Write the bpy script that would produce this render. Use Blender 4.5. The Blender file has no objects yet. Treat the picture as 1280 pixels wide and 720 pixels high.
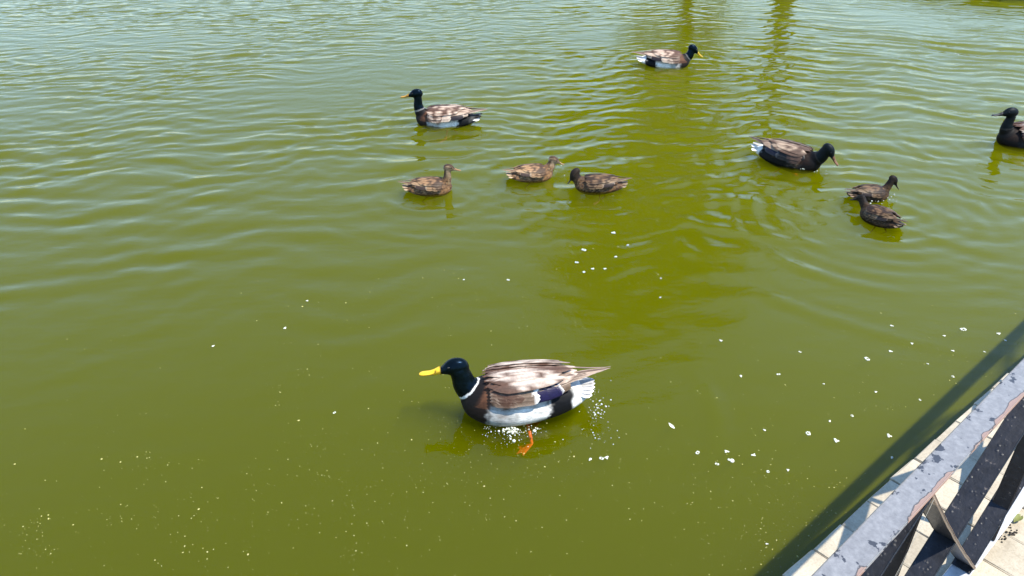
import bpy, bmesh, math, random
import numpy as np
from mathutils import Vector, Matrix, Quaternion
from mathutils.kdtree import KDTree

random.seed(7); rng = np.random.default_rng(11)
scene = bpy.context.scene
C = scene.collection
R = math.radians

# ------------------------------------------------------------------ camera
FOCAL = 985.0            # pixels of the 1280 wide photograph
PITCH = R(30.0)
CAM_H = 1.73             # metres above the water
cam = bpy.data.cameras.new('camera')
cam.sensor_width = 36.0
cam.lens = 36.0 * FOCAL / 1280.0
cam.clip_start = 0.02
cam.clip_end = 500
cam_o = bpy.data.objects.new('camera', cam)
cam_o.location = (0, 0, CAM_H)
cam_o.rotation_euler = (R(90) - PITCH, 0, 0)
C.objects.link(cam_o)
scene.camera = cam_o

# ------------------------------------------------------------------ sky, sun, exposure
SUN_EL, SUN_AZ = R(64.5), math.atan2(.92, -.39)         # azimuth clockwise from +Y
w = bpy.data.worlds.new('World'); scene.world = w; w.use_nodes = True
nt = w.node_tree; nt.nodes.clear()
sky = nt.nodes.new('ShaderNodeTexSky'); sky.sky_type = 'NISHITA'; sky.sun_disc = False
sky.sun_elevation = SUN_EL; sky.sun_rotation = SUN_AZ
sky.air_density = 1.35; sky.dust_density = 0.0; sky.ozone_density = 6.5
bg = nt.nodes.new('ShaderNodeBackground'); bg.inputs[1].default_value = 0.15
out = nt.nodes.new('ShaderNodeOutputWorld')
nt.links.new(sky.outputs[0], bg.inputs[0]); nt.links.new(bg.outputs[0], out.inputs[0])
sun = bpy.data.lights.new('sun', 'SUN'); sun.energy = 3.7; sun.angle = R(0.53); sun.color = (1, .94, .83)
sun_o = bpy.data.objects.new('sun', sun); C.objects.link(sun_o)
sdir = Vector((math.sin(SUN_AZ) * math.cos(SUN_EL), math.cos(SUN_AZ) * math.cos(SUN_EL), math.sin(SUN_EL)))
sun_o.rotation_euler = sdir.to_track_quat('Z', 'Y').to_euler()
vs = scene.view_settings
vs.view_transform = 'Standard'; vs.look = 'None'; vs.gamma = 1; vs.use_curve_mapping = False
vs.exposure = 1.13

cy = scene.cycles
cy.max_bounces = 6; cy.volume_bounces = 2; cy.transparent_max_bounces = 16; cy.transmission_bounces = 6
cy.diffuse_bounces = 3; cy.glossy_bounces = 3
cy.caustics_reflective = False; cy.caustics_refractive = False
cy.use_denoising = True
cy.sample_clamp_indirect = 6

# ------------------------------------------------------------------ helpers
def ray(x, y):
    u, v = x - 640, y - 360
    return np.array([u, FOCAL * math.cos(PITCH) - v * math.sin(PITCH), -(FOCAL * math.sin(PITCH) + v * math.cos(PITCH))])
def at(x, y, z=0.0):
    """point on the level z seen at a pixel of the photograph"""
    d = ray(x, y); t = (z - CAM_H) / d[2]
    return np.array([0, 0, CAM_H]) + t * d

def link(name, me, mat=None, parent=None, kind=None):
    o = bpy.data.objects.new(name, me); C.objects.link(o)
    if mat is not None and me is not None and not me.materials: me.materials.append(mat)
    if parent is not None: o.parent = parent
    if kind: o['kind'] = kind
    return o
def tag(o, label, cat, group=None):
    o['label'] = label; o['category'] = cat
    if group: o['group'] = group
    return o
def empty(name, loc=(0, 0, 0), rz=0.0, scale=1.0):
    o = bpy.data.objects.new(name, None); o.empty_display_size = .05; C.objects.link(o)
    o.location = loc; o.rotation_euler = (0, 0, rz); o.scale = (scale,) * 3
    return o
def mesh(name, verts, faces, smooth=False, cols=None):
    me = bpy.data.meshes.new(name)
    me.from_pydata([tuple(map(float, v)) for v in verts], [], faces)
    if smooth: me.polygons.foreach_set('use_smooth', [True] * len(me.polygons))
    if cols is not None:
        a = me.color_attributes.new('col', 'FLOAT_COLOR', 'POINT')
        a.data.foreach_set('color', np.asarray(cols, dtype=np.float32).ravel())
    me.update()
    return me

class N:
    """tiny node helper"""
    def __init__(s, name):
        s.m = bpy.data.materials.new(name); s.m.use_nodes = True
        s.t = s.m.node_tree; s.t.nodes.clear()
        s.out = s.t.nodes.new('ShaderNodeOutputMaterial')
    def n(s, typ, **kw):
        nd = s.t.nodes.new('ShaderNode' + typ)
        for k, v in kw.items():
            if k.startswith('i_'):
                key = k[2:]; key = int(key) if key.isdigit() else key.replace('_', ' ')
                if isinstance(v, tuple) and len(v) == 2 and hasattr(v[0], 'outputs'):
                    s.t.links.new(v[0].outputs[v[1]], nd.inputs[key])
                elif hasattr(v, 'outputs'):
                    s.t.links.new(v.outputs[0], nd.inputs[key])
                else: nd.inputs[key].default_value = v
            else: setattr(nd, k, v)
        return nd
    def ramp(s, fac, stops, interp='LINEAR'):
        r = s.t.nodes.new('ShaderNodeValToRGB'); r.color_ramp.interpolation = interp
        e = r.color_ramp.elements
        while len(e) < len(stops): e.new(.5)
        for k, (p, c) in enumerate(stops):
            e[k].position = p; e[k].color = (c[0], c[1], c[2], 1) if len(c) == 3 else c
        s.t.links.new(fac.outputs[0] if hasattr(fac, 'outputs') else fac[0].outputs[fac[1]], r.inputs[0])
        return r
    def mix(s, fac, a, b, blend='MIX'):
        m = s.t.nodes.new('ShaderNodeMix'); m.data_type = 'RGBA'; m.blend_type = blend
        for sock, v in ((m.inputs[0], fac), (m.inputs[6], a), (m.inputs[7], b)):
            if isinstance(v, tuple) and hasattr(v[0], 'outputs'): s.t.links.new(v[0].outputs[v[1]], sock)
            elif hasattr(v, 'bl_idname'): s.t.links.new(v.outputs[2] if v.bl_idname == 'ShaderNodeMix' else v.outputs[0], sock)
            elif isinstance(v, (int, float)): sock.default_value = v
            else: sock.default_value = (v[0], v[1], v[2], 1)
        return m
    def col(s, nd):
        return nd.outputs[2] if nd.bl_idname == 'ShaderNodeMix' else nd.outputs[0]
    def surf(s, nd): s.t.links.new(nd.outputs[0], s.out.inputs[0]); return s.m
    def L(s, a, b): s.t.links.new(a, b)

# ------------------------------------------------------------------ materials
def m_water():
    k = N('pond_water')
    tc = k.n('TexCoord')
    mp = k.n('Mapping', i_Vector=(tc, 3), i_Scale=(.55, 1.0, 1.0))
    n1 = k.n('TexNoise', i_Vector=mp, i_Scale=22.0, i_Detail=3.0, i_Roughness=.55)
    b = k.n('Bump', i_Strength=.4, i_Distance=.004, i_Height=n1)
    fr = k.n('Fresnel', i_IOR=1.315, i_Normal=b)
    tr = k.n('BsdfTransparent')
    gl = k.n('BsdfGlossy', i_Roughness=.035, i_Normal=b)
    mx = k.n('MixShader', i_0=fr, i_1=tr, i_2=gl)
    k.surf(mx)
    v = k.n('VolumePrincipled', i_Color=(.385, .418, .0, 1), i_Density=6.0, i_Anisotropy=.15)
    k.L(v.outputs[0], k.out.inputs[1])
    k.m.cycles.homogeneous_volume = True
    return k.m

def m_plain(name, c, rough=.6, var=.25, scale=30., bump=.0, spec=.5, metal=0., coat=0.):
    k = N(name)
    tc = k.n('TexCoord')
    no = k.n('TexNoise', i_Vector=(tc, 3), i_Scale=scale, i_Detail=5.0, i_Roughness=.65)
    r = k.ramp(no, [(.3, tuple(x * (1 - var) for x in c)), (.7, tuple(min(1, x * (1 + var)) for x in c))])
    p = k.n('BsdfPrincipled', i_Base_Color=r, i_Roughness=rough, i_Metallic=metal)
    p.inputs['Specular IOR Level'].default_value = spec; p.inputs['Coat Weight'].default_value = coat
    if bump:
        bu = k.n('Bump', i_Strength=bump, i_Distance=.002, i_Height=no); k.L(bu.outputs[0], p.inputs['Normal'])
    return k.surf(p)

def m_plumage():
    k = N('plumage')
    at_ = k.n('Attribute', attribute_name='col')
    tc = k.n('TexCoord')
    mp = k.n('Mapping', i_Vector=(tc, 3), i_Scale=(.30, 1, 1))
    n1 = k.n('TexNoise', i_Vector=mp, i_Scale=170.0, i_Detail=4.0, i_Roughness=.7)
    n2 = k.n('TexNoise', i_Vector=(tc, 3), i_Scale=38.0, i_Detail=4.0, i_Roughness=.6)
    r1 = k.ramp(n1, [(.3, (.62, .62, .62)), (.7, (1.2, 1.2, 1.2))])
    r2 = k.ramp(n2, [(.3, (.75, .74, .72)), (.7, (1.12, 1.12, 1.12))])
    c = k.mix(1.0, k.mix(1.0, (at_, 0), r1, 'MULTIPLY'), r2, 'MULTIPLY')
    ro = k.n('MapRange', i_0=(at_, 3), i_3=.62, i_4=.24)
    vo = k.n('TexVoronoi', i_Vector=mp, i_Scale=70.0)
    ad = k.n('Math', operation='ADD', i_0=vo, i_1=n1)
    bu = k.n('Bump', i_Strength=.30, i_Distance=.0016, i_Height=ad)
    p = k.n('BsdfPrincipled', i_Roughness=ro, i_Normal=bu)
    sl_ = k.n('MapRange', i_0=(at_, 3), i_3=.16, i_4=.15); k.L(sl_.outputs[0], p.inputs['Specular IOR Level'])
    k.L(k.col(c), p.inputs['Base Color'])
    tint = k.mix((at_, 3), (1, 1, 1), (.25, .5, 1.0)); k.L(k.col(tint), p.inputs['Specular Tint'])
    p.inputs['Sheen Weight'].default_value = .015; p.inputs['Sheen Roughness'].default_value = .5
    return k.surf(p)

def m_feather():
    k = N('feather')
    at_ = k.n('Attribute', attribute_name='col')
    tc = k.n('TexCoord')
    n1 = k.n('TexNoise', i_Vector=(tc, 3), i_Scale=120.0, i_Detail=5.0, i_Roughness=.7)
    r1 = k.ramp(n1, [(.3, (.72, .70, .68)), (.7, (1.15, 1.15, 1.15))])
    c = k.mix(1.0, (at_, 0), r1, 'MULTIPLY')
    ro = k.n('MapRange', i_0=(at_, 3), i_3=.55, i_4=.25)
    bu = k.n('Bump', i_Strength=.25, i_Distance=.001, i_Height=n1)
    p = k.n('BsdfPrincipled', i_Roughness=ro, i_Normal=bu); k.L(k.col(c), p.inputs['Base Color'])
    p.inputs['Specular IOR Level'].default_value = .25
    return k.surf(p)

def m_rail():
    """worn grey blue paint with dark blisters and a scraped pinkish edge"""
    k = N('worn_rail_paint')
    tc = k.n('TexCoord')
    n1 = k.n('TexNoise', i_Vector=(tc, 3), i_Scale=26.0, i_Detail=6.0, i_Roughness=.6)
    n2 = k.n('TexNoise', i_Vector=(tc, 3), i_Scale=95.0, i_Detail=5.0, i_Roughness=.7)
    n3 = k.n('TexNoise', i_Vector=(tc, 3), i_Scale=9.0, i_Detail=3.0)
    base = k.ramp(n2, [(.25, (.13, .128, .13)), (.5, (.18, .178, .18)), (.78, (.25, .247, .245))])
    n5 = k.n('TexNoise', i_Vector=(tc, 3), i_Scale=62.0, i_Detail=4.0, i_Roughness=.55)
    mxn = k.n('Math', operation='MULTIPLY_ADD', i_0=n5, i_1=.35, i_2=n1)
    dark = k.n('MapRange', i_0=mxn, i_1=.785, i_2=.80)
    sep = k.n('SeparateXYZ', i_0=(tc, 3))
    # scraped paint along the land-side edge, local y near -0.02
    ed = k.n('MapRange', i_0=(sep, 1), i_1=.004, i_2=-.021, i_3=0., i_4=.42)
    ad = k.n('Math', operation='ADD', i_0=ed, i_1=n3)
    ad2 = k.n('Math', operation='MULTIPLY_ADD', i_0=n1, i_1=.35, i_2=ad)
    pk = k.ramp(ad2, [(1.02, (0, 0, 0)), (1.035, (1, 1, 1))]) if False else None
    th = k.n('MapRange', i_0=ad2, i_1=1.03, i_2=1.05, i_3=0., i_4=1.)
    thd = k.n('MapRange', i_0=ad2, i_1=1.0, i_2=1.02, i_3=0., i_4=1.)
    c = k.mix(dark, base, (.035, .037, .045))
    c = k.mix(thd, c, (.05, .045, .045))
    c = k.mix(th, c, (.25, .165, .13))
    h = k.n('Math', operation='MULTIPLY_ADD', i_0=th, i_1=-1.2, i_2=n2)
    bu = k.n('Bump', i_Strength=.55, i_Distance=.0012, i_Height=h)
    p = k.n('BsdfPrincipled', i_Roughness=.42, i_Normal=bu); k.L(k.col(c), p.inputs['Base Color'])
    return k.surf(p)

def m_bar(scraped=False):
    k = N('lit_edge_bar_paint' if scraped else 'black_bar_paint')
    tc = k.n('TexCoord')
    n1 = k.n('TexNoise', i_Vector=(tc, 3), i_Scale=60.0, i_Detail=5.0, i_Roughness=.65)
    vo = k.n('TexVoronoi', i_Vector=(tc, 3), i_Scale=75.0)
    chip = k.ramp(n1, [(.66, (0, 0, 0)), (.70, (1, 1, 1))])
    base = k.ramp(n1, [(.3, (.006, .0065, .009)), (.6, (.014, .015, .020))])
    c = k.mix(chip, base, (.10, .085, .075))
    if scraped:      # tan metal: sunlit land-side edge and top patch, shaded face, all put into colour
        sep = k.n('SeparateXYZ', i_0=(tc, 3))
        ed = k.n('MapRange', i_0=(sep, 1), i_1=-.0195, i_2=-.0205)
        n4 = k.n('TexNoise', i_Vector=(tc, 3), i_Scale=30.0, i_Detail=4.0)
        hz_ = k.n('MapRange', i_0=(sep, 2), i_1=.48, i_2=.66, i_3=-.4, i_4=.55)
        sm_ = k.n('Math', operation='ADD', i_0=hz_, i_1=n4)
        pt = k.n('MapRange', i_0=sm_, i_1=.62, i_2=.72, i_3=0., i_4=.75)
        mxx = k.n('Math', operation='MAXIMUM', i_0=ed, i_1=pt)
        c = k.mix(mxx, c, (.40, .28, .20))
    bl = k.ramp(vo, [(.0, (1, 1, 1)), (.28, (0, 0, 0))])
    h = k.n('Math', operation='ADD', i_0=bl, i_1=n1)
    bu = k.n('Bump', i_Strength=.5, i_Distance=.0018, i_Height=h)
    p = k.n('BsdfPrincipled', i_Roughness=.40, i_Normal=bu); k.L(k.col(c), p.inputs['Base Color'])
    p.inputs['Specular IOR Level'].default_value = .35
    return k.surf(p)

def m_paver():
    k = N('cream_paver')
    tc = k.n('TexCoord'); oi = k.n('ObjectInfo')
    ad = k.n('VectorMath', operation='ADD', i_0=(tc, 3)); 
    k.L(oi.outputs['Location'], ad.inputs[1])
    n1 = k.n('TexNoise', i_Vector=ad, i_Scale=14.0, i_Detail=7.0, i_Roughness=.65)
    n2 = k.n('TexNoise', i_Vector=ad, i_Scale=160.0, i_Detail=4.0, i_Roughness=.7)
    c = k.ramp(n1, [(.28, (.31, .255, .18)), (.5, (.41, .35, .255)), (.75, (.48, .42, .32))])
    g = k.ramp(n2, [(.3, (.78, .77, .75)), (.55, (1, 1, 1))])
    c2 = k.mix(1., c, g, 'MULTIPLY')
    tone = k.n('MapRange', i_0=(oi, 'Random'), i_3=.86, i_4=1.06)
    c3 = k.mix(1., c2, tone, 'MULTIPLY')
    bu = k.n('Bump', i_Strength=.35, i_Distance=.0015, i_Height=n2)
    p = k.n('BsdfPrincipled', i_Roughness=.85, i_Normal=bu); k.L(k.col(c3), p.inputs['Base Color'])
    return k.surf(p)

WATER = m_water(); PLUM = m_plumage(); FEATH = m_feather(); RAIL = m_rail(); BAR = m_bar(); PAVER = m_paver()
TANBAR = m_bar(True)
BOTTOM = m_plain('pale_worn_metal', (.42, .42, .43), .45, .25, 40, .3)
JOINT = m_plain('mortar_joint', (.28, .21, .15), .95, .4, 60, .4)
BANK = m_plain('wet_bank_stone', (.11, .10, .07), .7, .4, 8, .6)
MUD = m_plain('pond_mud', (.06, .055, .02), .9, .4, 6)
GRASS = m_plain('bank_grass', (.05, .085, .02), .9, .5, 12, .4)
BARK = m_plain('bark', (.06, .045, .032), .9, .4, 20, .8)
LEAF = m_plain('leaf', (.05, .095, .022), .6, .45, 2.5)
EYE = m_plain('duck_eye', (.006, .004, .003), .12, .1, 10)
ORANGE = m_plain('orange_web_skin', (.80, .12, .01), .45, .25, 120, .3)
BROWNLEG = m_plain('dull_web_skin', (.28, .10, .03), .5, .25, 120, .3)
FOAM = m_plain('foam', (.60, .61, .48), .35, .06, 90)
SPECK = m_plain('floating_speck', (.40, .37, .10), .6, .35, 400)
WEB = m_plain('cobweb_silk', (.62, .56, .46), .5, .1, 40)

# ------------------------------------------------------------------ where the ducks are (on the water)
ADULT = dict
DUCKS = []    # filled further down; the wakes need the centres first
CENTRE = {
    'near': at(644, 511), 'middle': at(554, 153), 'far': at(834, 80), 'right': at(989, 203), 'edge': at(1283, 178),
    'dk1': at(540, 238), 'dk2': at(667, 221), 'dk3': at(745, 235), 'pair_a': at(1088, 246), 'pair_b': at(1097, 275)}

# ------------------------------------------------------------------ water height field
NW = 90
_l = np.exp(np.concatenate([rng.uniform(math.log(.065), math.log(.16), NW // 2), rng.uniform(math.log(.16), math.log(.38), NW - NW // 2)]))
_th = np.radians(rng.normal(96, 22, NW)); _ph = rng.uniform(0, 2 * math.pi, NW)
_sl = rng.uniform(.5, 1.3, NW) * np.where(_l < .16, .8, 1.0)
NW2 = 40
_l2 = np.exp(rng.uniform(math.log(.10), math.log(.42), NW2))
_th2 = np.radians(rng.normal(68, 10, NW2)); _ph2 = rng.uniform(0, 2 * math.pi, NW2)
def lowf(x, y, seed, sc):
    g = np.random.default_rng(seed); s = np.zeros_like(x)
    for _ in range(9):
        a = g.uniform(0, 2 * math.pi); f = g.uniform(.5, 1.6) / sc
        s += np.sin((x * math.cos(a) + y * math.sin(a)) * f * 2 * math.pi + g.uniform(0, 6.28))
    return s / 4.0
def sstep(a, b, t):
    t = np.clip((t - a) / (b - a), 0, 1); return t * t * (3 - 2 * t)
RINGS = []
def ring(c, r0, wd, lam, slope, squash=1.0, ang=None, spread=None):
    RINGS.append((c[0], c[1], r0, wd, lam, slope, squash, ang, spread))
for kname, rr in (('dk1', (.28, .42, .6)), ('dk2', (.3, .5)), ('dk3', (.3, .5)), ('middle', (.4, .7)), ('far', (.45, .8)),
                  ('right', (.35, .6, .9)), ('edge', (.5, .8)), ('pair_a', (.3, .55)), ('pair_b', (.28, .5, .75))):
    for q, r_ in enumerate(rr): ring(CENTRE[kname], r_, .09 + .05 * q, .12, .135 / (1 + .35 * q))
ring(CENTRE['near'] + np.array([.1, 0, 0]), .60, .05, .16, .24, 1, R(-8), R(36))
ring(CENTRE['near'] + np.array([.1, 0, 0]), .36, .06, .12, .08, 1, R(-80), R(100))
ring(CENTRE['near'] + np.array([.0, 0, 0]), .75, .08, .16, .07, 1, R(60), R(60))
ring(CENTRE['dk1'] + np.array([.1, 0, 0]), .62, .06, .16, .12, 1, R(-80), R(50))
ring(CENTRE['pair_b'] + np.array([.2, .2, 0]), 1.05, .10, .2, .17, 1, R(-145), R(40))
ring(CENTRE['pair_b'] + np.array([.3, .2, 0]), 1.45, .08, .18, .19, 1, R(-140), R(35))
ring(CENTRE['right'] + np.array([.0, .2, 0]), 1.3, .10, .2, .16, 1, R(-120), R(40))
def height(x, y):
    x = np.asarray(x, float); y = np.asarray(y, float)
    # a slow warp keeps the crests from running ruler straight
    wx = x + .10 * lowf(x, y, 3, 1.3); wy = y + .07 * lowf(x, y, 4, 1.1)
    h = np.zeros_like(x); h2 = np.zeros_like(x)
    w_s = .35 + .95 * sstep(3.0, 6.0, y); w_l = .95 - .4 * sstep(4.5, 7.5, y)
    for l, t, p, s in zip(_l, _th, _ph, _sl):
        kx, ky = 2 * math.pi / l * math.cos(t), 2 * math.pi / l * math.sin(t)
        h += (w_s if l < .16 else w_l) * s * l / (2 * math.pi) * np.sin(kx * wx + ky * wy + p)
    for l, t, p in zip(_l2, _th2, _ph2):
        kx, ky = 2 * math.pi / l * math.cos(t), 2 * math.pi / l * math.sin(t)
        h2 += l / (2 * math.pi) * np.sin(kx * wx + ky * wy + p)
    rms = math.sqrt((_sl ** 2).sum() / 2); h /= rms; h2 /= math.sqrt(NW2 / 2)
    far = .16 + .84 * sstep(1.9, 4.6, y)
    m1 = np.clip(.80 + .45 * lowf(x, y, 5, 3.2), .25, 1.6) * far
    right = sstep(.3, 3.2, x - .12 * (y - 4))
    H = .12 * m1 * (h * (1 - .55 * right) + h2 * .75 * right)
    H += .022 * far * h * 0
    for cx, cy_, r0, wd, lam, sl, sq, ang, spr in RINGS:
        dx, dy = x - cx, y - cy_
        r = np.hypot(dx, dy)
        e = np.exp(-((r - r0) / wd) ** 2)
        if ang is not None:
            d = np.arctan2(dy, dx) - ang; d = (d + math.pi) % (2 * math.pi) - math.pi
            e = e * np.exp(-(d / spr) ** 2)
        e = e * (.65 + .35 * lowf(x, y, 17, .5))
        H += sl * lam / (2 * math.pi) * e * np.cos(2 * math.pi * (r - r0) / lam)
    return H

def axis(lo, a, b, hi, fine):
    mid = np.arange(a, b + fine / 2, fine)
    def grow(s, e):
        v = [s]; st = fine
        while abs(v[-1] - e) > 1e-6:
            st *= 1.35; nx = v[-1] + math.copysign(st, e - s)
            if (e - nx) * (e - s) <= 0 or abs(e - nx) < st * .3: nx = e
            v.append(nx)
        return np.array(v[1:])
    return np.concatenate([grow(a, lo)[::-1], mid, grow(b, hi)])
# ------------------------------------------------------------------ frame of the fence and the near bank
RD = np.array([.748, .664, 0.]); RD /= np.linalg.norm(RD)          # along the fence, away from the camera
ND = np.array([RD[1], -RD[0], 0.])                                # from the water to the land
PAVE_Z = .23; RAIL_Z = .88
P0 = at(1072.8, 720, RAIL_Z); P0[2] = 0
def fp(s, n, z): return P0 + RD * s + ND * n + np.array([0, 0, z])
E_ANG = math.atan(.034)                                            # the pond edge runs at a small angle to the fence
ED = RD * math.cos(E_ANG) + ND * math.sin(E_ANG); EN = ND * math.cos(E_ANG) - RD * math.sin(E_ANG)
E0 = fp(.54, -.293, 0)
def ep(s, n, z): return E0 + ED * s + EN * n + np.array([0, 0, z])

# ------------------------------------------------------------------ water body
xs = axis(-32, -6.6, 6.6, 32, .022); ys = axis(-6, .9, 10.6, 44, .018)
X, Y = np.meshgrid(xs, ys)
Z = height(X, Y) * sstep(12, 9, np.abs(X)) * sstep(16, 12, Y) * sstep(-1, .5, Y)
nx, ny = len(xs), len(ys)
top = np.stack([X.ravel(), Y.ravel(), Z.ravel()], 1)
idx = np.arange(nx * ny).reshape(ny, nx)
q = np.stack([idx[:-1, :-1], idx[:-1, 1:], idx[1:, 1:], idx[1:, :-1]], -1).reshape(-1, 4)
bnd = np.concatenate([idx[0, :], idx[1:, -1], idx[-1, -2::-1], idx[-2:0:-1, 0]])
nb = len(bnd); base = len(top)
low = top[bnd].copy(); low[:, 2] = -.85
V = np.concatenate([top, low, [[0, 10, -.85]]])
faces_q = [q]
nxt = np.roll(np.arange(nb), -1)
faces_q.append(np.stack([bnd[nxt], bnd, base + np.arange(nb), base + nxt], -1))
Q = np.concatenate(faces_q); T = np.stack([base + nxt, base + np.arange(nb), np.full(nb, base + nb)], -1)
me = bpy.data.meshes.new('water')
me.vertices.add(len(V)); me.vertices.foreach_set('co', V.astype(np.float32).ravel())
nl = Q.size + T.size; me.loops.add(nl)
me.loops.foreach_set('vertex_index', np.concatenate([Q.ravel(), T.ravel()]).astype(np.int32))
me.polygons.add(len(Q) + len(T))
me.polygons.foreach_set('loop_start', np.concatenate([np.arange(len(Q)) * 4, Q.size + np.arange(len(T)) * 3]).astype(np.int32))
sm = np.zeros(len(Q) + len(T), bool); sm[:len(q)] = True
me.polygons.foreach_set('use_smooth', sm)
me.update(calc_edges=True); me.validate()
link('water', me, WATER, kind='structure')

# pond bed and banks
link('pond_bed', mesh('pond_bed', [(-60, -40, -.87), (60, -40, -.87), (60, 80, -.87), (-60, 80, -.87)], [(0, 1, 2, 3)]), MUD, kind='structure')
near_edge = [ep(t, 0, 0)[:2] for t in np.linspace(-6, 8.5, 18)]
outline = near_edge + [(8.4, 8.7), (8.8, 9.5), (7.6, 9.87), (5.88, 9.93), (5.3, 10.9), (5.4, 12.5), (4.0, 14.5), (0, 16.5), (-6, 18), (-14, 17), (-20, 12), (-22, 4), (-17, -4), (-10, -5)]
op = np.array(outline)
cen = np.array([-3.0, 6.0])
inner_top = [(p[0], p[1], .17) for p in op]; inner_bot = [(p[0], p[1], -.86) for p in op]
outer = []
for p in op:
    d = p - cen; d = d / np.linalg.norm(d); outer.append((cen[0] + d[0] * 120, cen[1] + d[1] * 120, .18))
nO = len(op); fs = []
for i in range(nO):
    j = (i + 1) % nO
    fs.append((nO * 2 + i, nO * 2 + j, j, i)); fs.append((i, j, nO + j, nO + i))
link('ground', mesh('ground', inner_top + inner_bot + outer, fs), GRASS, kind='structure')

# ------------------------------------------------------------------ pavement: slab and single pavers
def box(v, f, c, ax, ay, az, hx, hy, hz, bev=0.0):
    """box with optional chamfered top edges"""
    c = np.asarray(c); b = len(v)
    if bev <= 0:
        for sz in (-1, 1):
            for sx, sy in ((-1, -1), (1, -1), (1, 1), (-1, 1)): v.append(c + ax * hx * sx + ay * hy * sy + az * hz * sz)
        f += [(b + 3, b + 2, b + 1, b), (b + 4, b + 5, b + 6, b + 7)] + [(b + i, b + (i + 1) % 4, b + 4 + (i + 1) % 4, b + 4 + i) for i in range(4)]
    else:
        lv = ((-hz, 0), (hz - bev, 0), (hz, bev))
        for z, ins in lv:
            for sx, sy in ((-1, -1), (1, -1), (1, 1), (-1, 1)): v.append(c + ax * (hx - ins) * sx + ay * (hy - ins) * sy + az * z)
        for r_ in range(2):
            f += [(b + r_ * 4 + i, b + r_ * 4 + (i + 1) % 4, b + r_ * 4 + 4 + (i + 1) % 4, b + r_ * 4 + 4 + i) for i in range(4)]
        f += [(b + 3, b + 2, b + 1, b), (b + 8, b + 9, b + 10, b + 11)]
EX, EY, EZ = np.array([1., 0, 0]), np.array([0, 1., 0]), np.array([0, 0, 1.])
v, f = [], []
box(v, f, (0, 0, 0), EX, EY, EZ, 7.0, 1.6, .40)
slab = link('pavement', mesh('pavement', v, f), JOINT, kind='structure')
mid = ep(1.0, 1.6 + .012, PAVE_Z - .012 - .40)
slab.location = mid; slab.rotation_euler = (0, 0, math.atan2(ED[1], ED[0]))
# EN is the right hand side of ED: local -Y of the slab
pm = {}
def paver_mesh(a, b, var):
    key = (round(a, 3), round(b, 3), var)
    if key in pm: return pm[key]
    g = np.random.default_rng(var + int(a * 1000))
    v, f = [], []
    box(v, f, (0, 0, 0), EX, EY, EZ, a / 2, b / 2, .03, .003)
    v = [p + g.normal(0, .0009, 3) for p in v]
    pm[key] = mesh('paver', v, f); return pm[key]
def local(s, n, z): return (s - 1.0, -(n - 1.612), z)
rows = [(0.0, .245), (.245, .365)] + [(.365 + .245 * i, .365 + .245 * (i + 1)) for i in range(4)]
cnt = 0
for ri, (n0, n1) in enumerate(rows):
    wdt = .125; off = (.0, .035, .06, .01, .05, .02)[ri]
    lo, hi = (-1.3, 3.4) if ri < 3 else (-.9, 2.6)
    s = lo
    first = .077 + off
    ks = int((lo - first) / wdt)
    while first + ks * wdt < hi:
        s0 = first + ks * wdt; ks += 1
        pmesh = paver_mesh(wdt - .0035, n1 - n0 - .0035, cnt % 4)
        o = link('paver', pmesh, PAVER, slab); cnt += 1
        o.location = local(s0 + wdt / 2 + random.uniform(-.001, .001), (n0 + n1) / 2 + random.uniform(-.0015, .0015), .40 + .012 - .03 + random.uniform(-.0012, .0012))
        o.rotation_euler = (random.uniform(-.004, .004), random.uniform(-.004, .004), random.uniform(-.008, .008))

# ------------------------------------------------------------------ fence of flat bars
fence = empty('metal_fence', tuple(fp(.6, -.02, PAVE_Z)), math.atan2(RD[1], RD[0]))
tag(fence, 'low metal lattice fence with chipped grey top rail and black diagonal bars', 'fence')
FT = .042                       # depth of every bar, water side to land side
def floc(s, n, z): return np.array([s - .6, -(n + .02), z - PAVE_Z])      # fence local: x along, y to the water
def bar(name, a, b, th, mat, n0=-FT, n1=0.0, sag=0.0, seg=14, bev=.0012, wob=.0007):
    """flat bar from (s,z) a to b in the fence plane, th thick, lightly bent by use"""
    a, b = np.array(a, float), np.array(b, float)
    L = np.linalg.norm(b - a); d = (b - a) / L; nn = np.array([-d[1], d[0]])
    if nn[1] < 0: nn = -nn
    bm = bmesh.new(); ringsv = []
    c0 = (a + b) / 2
    prof = [(-.5, -.5), (.5, -.5), (.5, .5), (-.5, .5)]
    pts = []
    for (u, t_) in prof:                                                  # chamfered rectangle
        for k_ in (0, 1):
            su, st = math.copysign(1, u), math.copysign(1, t_)
            flip = (su * st > 0) ^ (k_ == 1)
            pts.append((u, t_, flip))
    W = n1 - n0
    for i in range(seg + 1):
        t = i / seg
        p = a + d * L * t + nn * (sag * 4 * t * (1 - t) + random.uniform(-wob, wob))
        rr = []
        for (u, t_, fl) in pts:
            uu = u * W - (math.copysign(bev, u) if fl else 0); tt = t_ * th - (0 if fl else math.copysign(min(bev, th * .3), t_))
            q_ = p + nn * tt
            loc = floc(q_[0], (n0 + n1) / 2 - uu, q_[1])
            rr.append(bm.verts.new(tuple(loc)))
        ringsv.append(rr)
    for i in range(seg):
        for k_ in range(8):
            bm.faces.new((ringsv[i][k_], ringsv[i][(k_ + 1) % 8], ringsv[i + 1][(k_ + 1) % 8], ringsv[i + 1][k_]))
    bm.faces.new(ringsv[0][::-1]); bm.faces.new(ringsv[-1])
    bmesh.ops.recalc_face_normals(bm, faces=bm.faces)
    me = bpy.data.meshes.new(name); bm.to_mesh(me); bm.free()
    return link(name, me, mat, fence)
rail = bar('top_rail', (-1.6, RAIL_Z - .004), (4.2, RAIL_Z - .004), .008, RAIL, seg=60)
rail['label'] = 'chipped grey blue top rail'
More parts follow.
